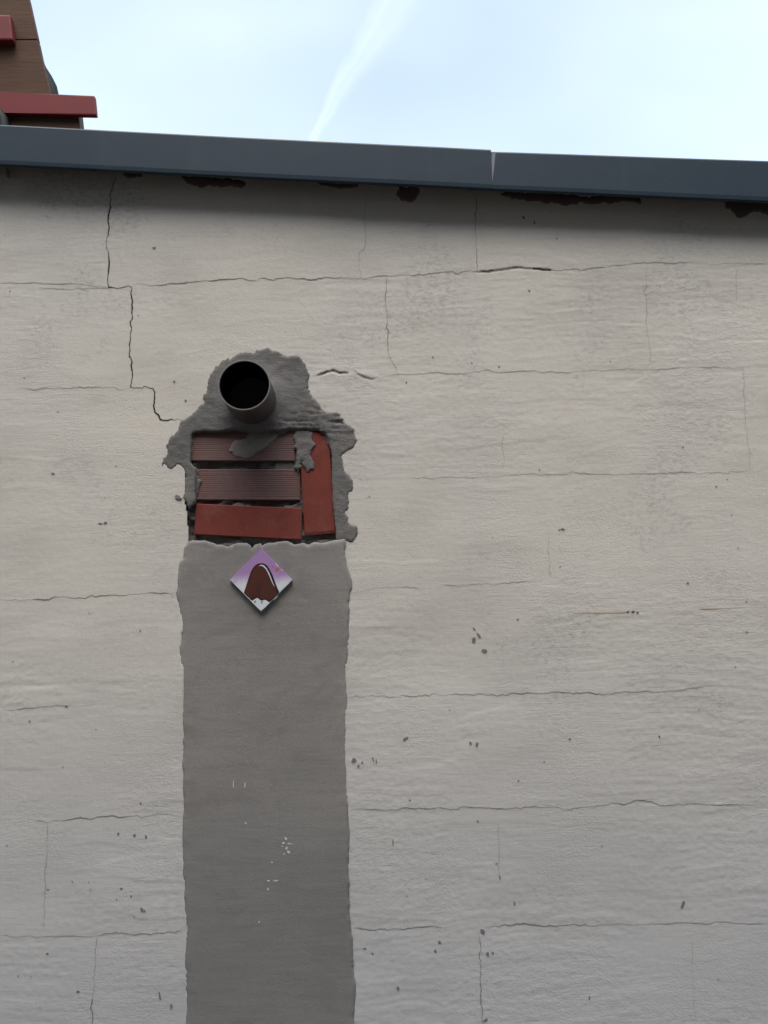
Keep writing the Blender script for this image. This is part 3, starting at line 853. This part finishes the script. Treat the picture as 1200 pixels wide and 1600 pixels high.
layer('white_base', [(428,832),(470,846),(500,822),(535,812),(560,836),(585,850),(612,836),(640,838),(668,862),(702,870),(640,932),(580,980),(520,925)], M['gloss_white'], 3)
layer('pencil_mark', [(490,862),(500,842),(515,846),(505,872),(494,878)], M['hair'], 4)
layer('pencil_mark', [(578,862),(598,852),(618,846),(600,868),(596,892),(590,870)], M['hair'], 4)
layer('orange_spot', [(776,424),(785,404),(806,400),(820,418),(816,440),(795,452),(780,442)], M['orange'], 2)
layer('violet_spot', [(732,388),(742,378),(752,386),(748,398),(736,398)], M['violet'], 2)
layer('dark_dot', [(215,594),(221,586),(229,592),(224,601)], M['outline'], 2)
layer('glaze_chip', [(766,340),(782,342),(800,360),(818,394),(806,390),(786,362)], M['gloss_white'], 2)
layer('glaze_chip', [(846,424),(856,424),(876,450),(864,444)], M['gloss_white'], 2)
layer('glaze_chip', [(735,842),(790,790),(812,785),(800,798),(760,832)], M['rust'], 4)

# ------------------------------------------------------------------ timber structure on the house behind, left
YG = 0.85
gab = thing('timber_gable', 'brown timber gable with red trim rising behind the coping', 'house')
pg = lambda L_, Y: [xz(*p, Y) for p in L_]
zr = wall_top(-1) - 0.05
bm = bmesh.new(); P = pg([(-160, -170), (5, -170), (45, 0), (59, 62), (-160, 62)], YG)
prism(bm, P, YG, YG + 0.03); bobj('wood_panel', bm, M['wood'], gab, False, 0.003, 1)
bm = bmesh.new(); P = pg([(-160, 63.5), (59.5, 63.5), (70, 112), (75, 130), (80, 160), (-160, 160)], YG)
prism(bm, P, YG - 0.004, YG + 0.028); bobj('wood_panel', bm, M['wood'], gab, False, 0.003, 1)
# body behind the panels
bm = bmesh.new(); P = pg([(-220, -170), (-10, -170), (25, 0), (50, 160)], YG + 0.45) ; P = P + [(P[-1][0] + 0.0, zr - .05), (P[0][0], zr - .05)]
prism(bm, P, YG + 0.031, YG + 0.45); bobj('gable_body', bm, M['cream_wall'], gab)
# red beam with a lit upper chamfer
YR = YG - 0.055
bm = bmesh.new(); P = pg([(-160, 138), (0, 143), (148, 149), (151, 180), (0, 176), (-160, 171)], YR)
prism(bm, P, YR, YR + 0.022); bobj('red_beam', bm, M['red'], gab, False, 0.006, 2)
bm = bmesh.new(); P = pg([(-160, 20), (16, 23), (20, 62), (-160, 60)], YG - 0.04)
prism(bm, P, YG - 0.04, YG - 0.005); bobj('red_block', bm, M['red'], gab, False, 0.006, 2)
bm = bmesh.new(); P = pg([(8, 172), (126, 176), (130, 215), (20, 215)], YG)
P = [P[0], P[1], P[2], (P[2][0], zr - .05), (P[3][0], zr - .05), P[3]]
prism(bm, P, YG - 0.03, YG + 0.03); bobj('lower_board', bm, M['wood'], gab, False, 0.003, 1)
bm = bmesh.new(); P = pg([(-160, 165), (9, 165), (9, 230), (-160, 230)], YG + 0.08)
P = [P[0], P[1], (P[1][0], zr - .05), (P[0][0], zr - .05)]
prism(bm, P, YG + 0.04, YG + 0.25) if False else None
bm.free()
bm = bmesh.new(); P = pg([(-160, 166), (8, 166)], YG - 0.02)
prism(bm, [P[0], P[1], (P[1][0], zr - .05), (P[0][0], zr - .05)], YG - 0.02, YG + 0.028); bobj('cream_wall_piece', bm, M['cream_wall'], gab)
# black hose bending out behind the panel edge
def hose(pts, r, name, m, parent):
    bm = bmesh.new()
    rings = []
    n = 12
    for k, p in enumerate(pts):
        d = (pts[min(k + 1, len(pts) - 1)] - pts[max(k - 1, 0)]).normalized()
        s_ = d.cross(Vector((0, 1, 0))).normalized(); t2 = s_.cross(d)
        rings.append([bm.verts.new(p + s_ * r * math.cos(2 * math.pi * i / n) + t2 * r * math.sin(2 * math.pi * i / n)) for i in range(n)])
    for p, q in zip(rings, rings[1:]):
        for i in range(n): bm.faces.new((p[i], p[(i + 1) % n], q[(i + 1) % n], q[i]))
    bm.faces.new(rings[0]); bm.faces.new(rings[-1][::-1])
    return bobj(name, bm, m, parent, True)
hp = [at(a_, b_, YG + 0.075) for a_, b_ in ((56, 92), (64, 110), (73, 124), (80, 138), (85, 160), (87, 215))]
hp.append(Vector((hp[-1].x, hp[-1].y, zr)))
hose(hp, 0.022, 'black_hose', M['rubber'], gab)
hp = [at(a_, b_, YG - 0.045) for a_, b_ in ((-60, 150), (-26, 160), (-6, 172), (4, 186), (9, 215))]
hp.append(Vector((hp[-1].x, hp[-1].y, zr)))
hose(hp, 0.020, 'black_hose', M['rubber'], gab)

# ------------------------------------------------------------------ unseen house added across the lane to block low sky light
oh = thing('added_shade_house', 'plain dark rendered house added behind the viewer to shade the low sky', 'house')
bm = bmesh.new(); box(bm, -9, 9, -11, -4.4, 0, 6.6); bobj('wall', bm, M['house'], oh)
bm = bmesh.new()
v = [bm.verts.new(p) for p in ((-9.3, -4.2, 6.602), (9.3, -4.2, 6.602), (9.3, -11.2, 6.602), (-9.3, -11.2, 6.602), (-9.3, -7.7, 8.3), (9.3, -7.7, 8.3))]
for f in ((0, 1, 5, 4), (2, 3, 4, 5), (0, 4, 3), (1, 2, 5), (3, 2, 1, 0)): bm.faces.new([v[i] for i in f])
bobj('roof', bm, M['tiles'], oh)
for x in (-6.5, -3, 1.5, 5):
    bm = bmesh.new(); box(bm, x, x + 1.1, -4.45, -4.39, 1.0, 2.3)
    f_ = bobj('window', bm, M['glass'], oh)
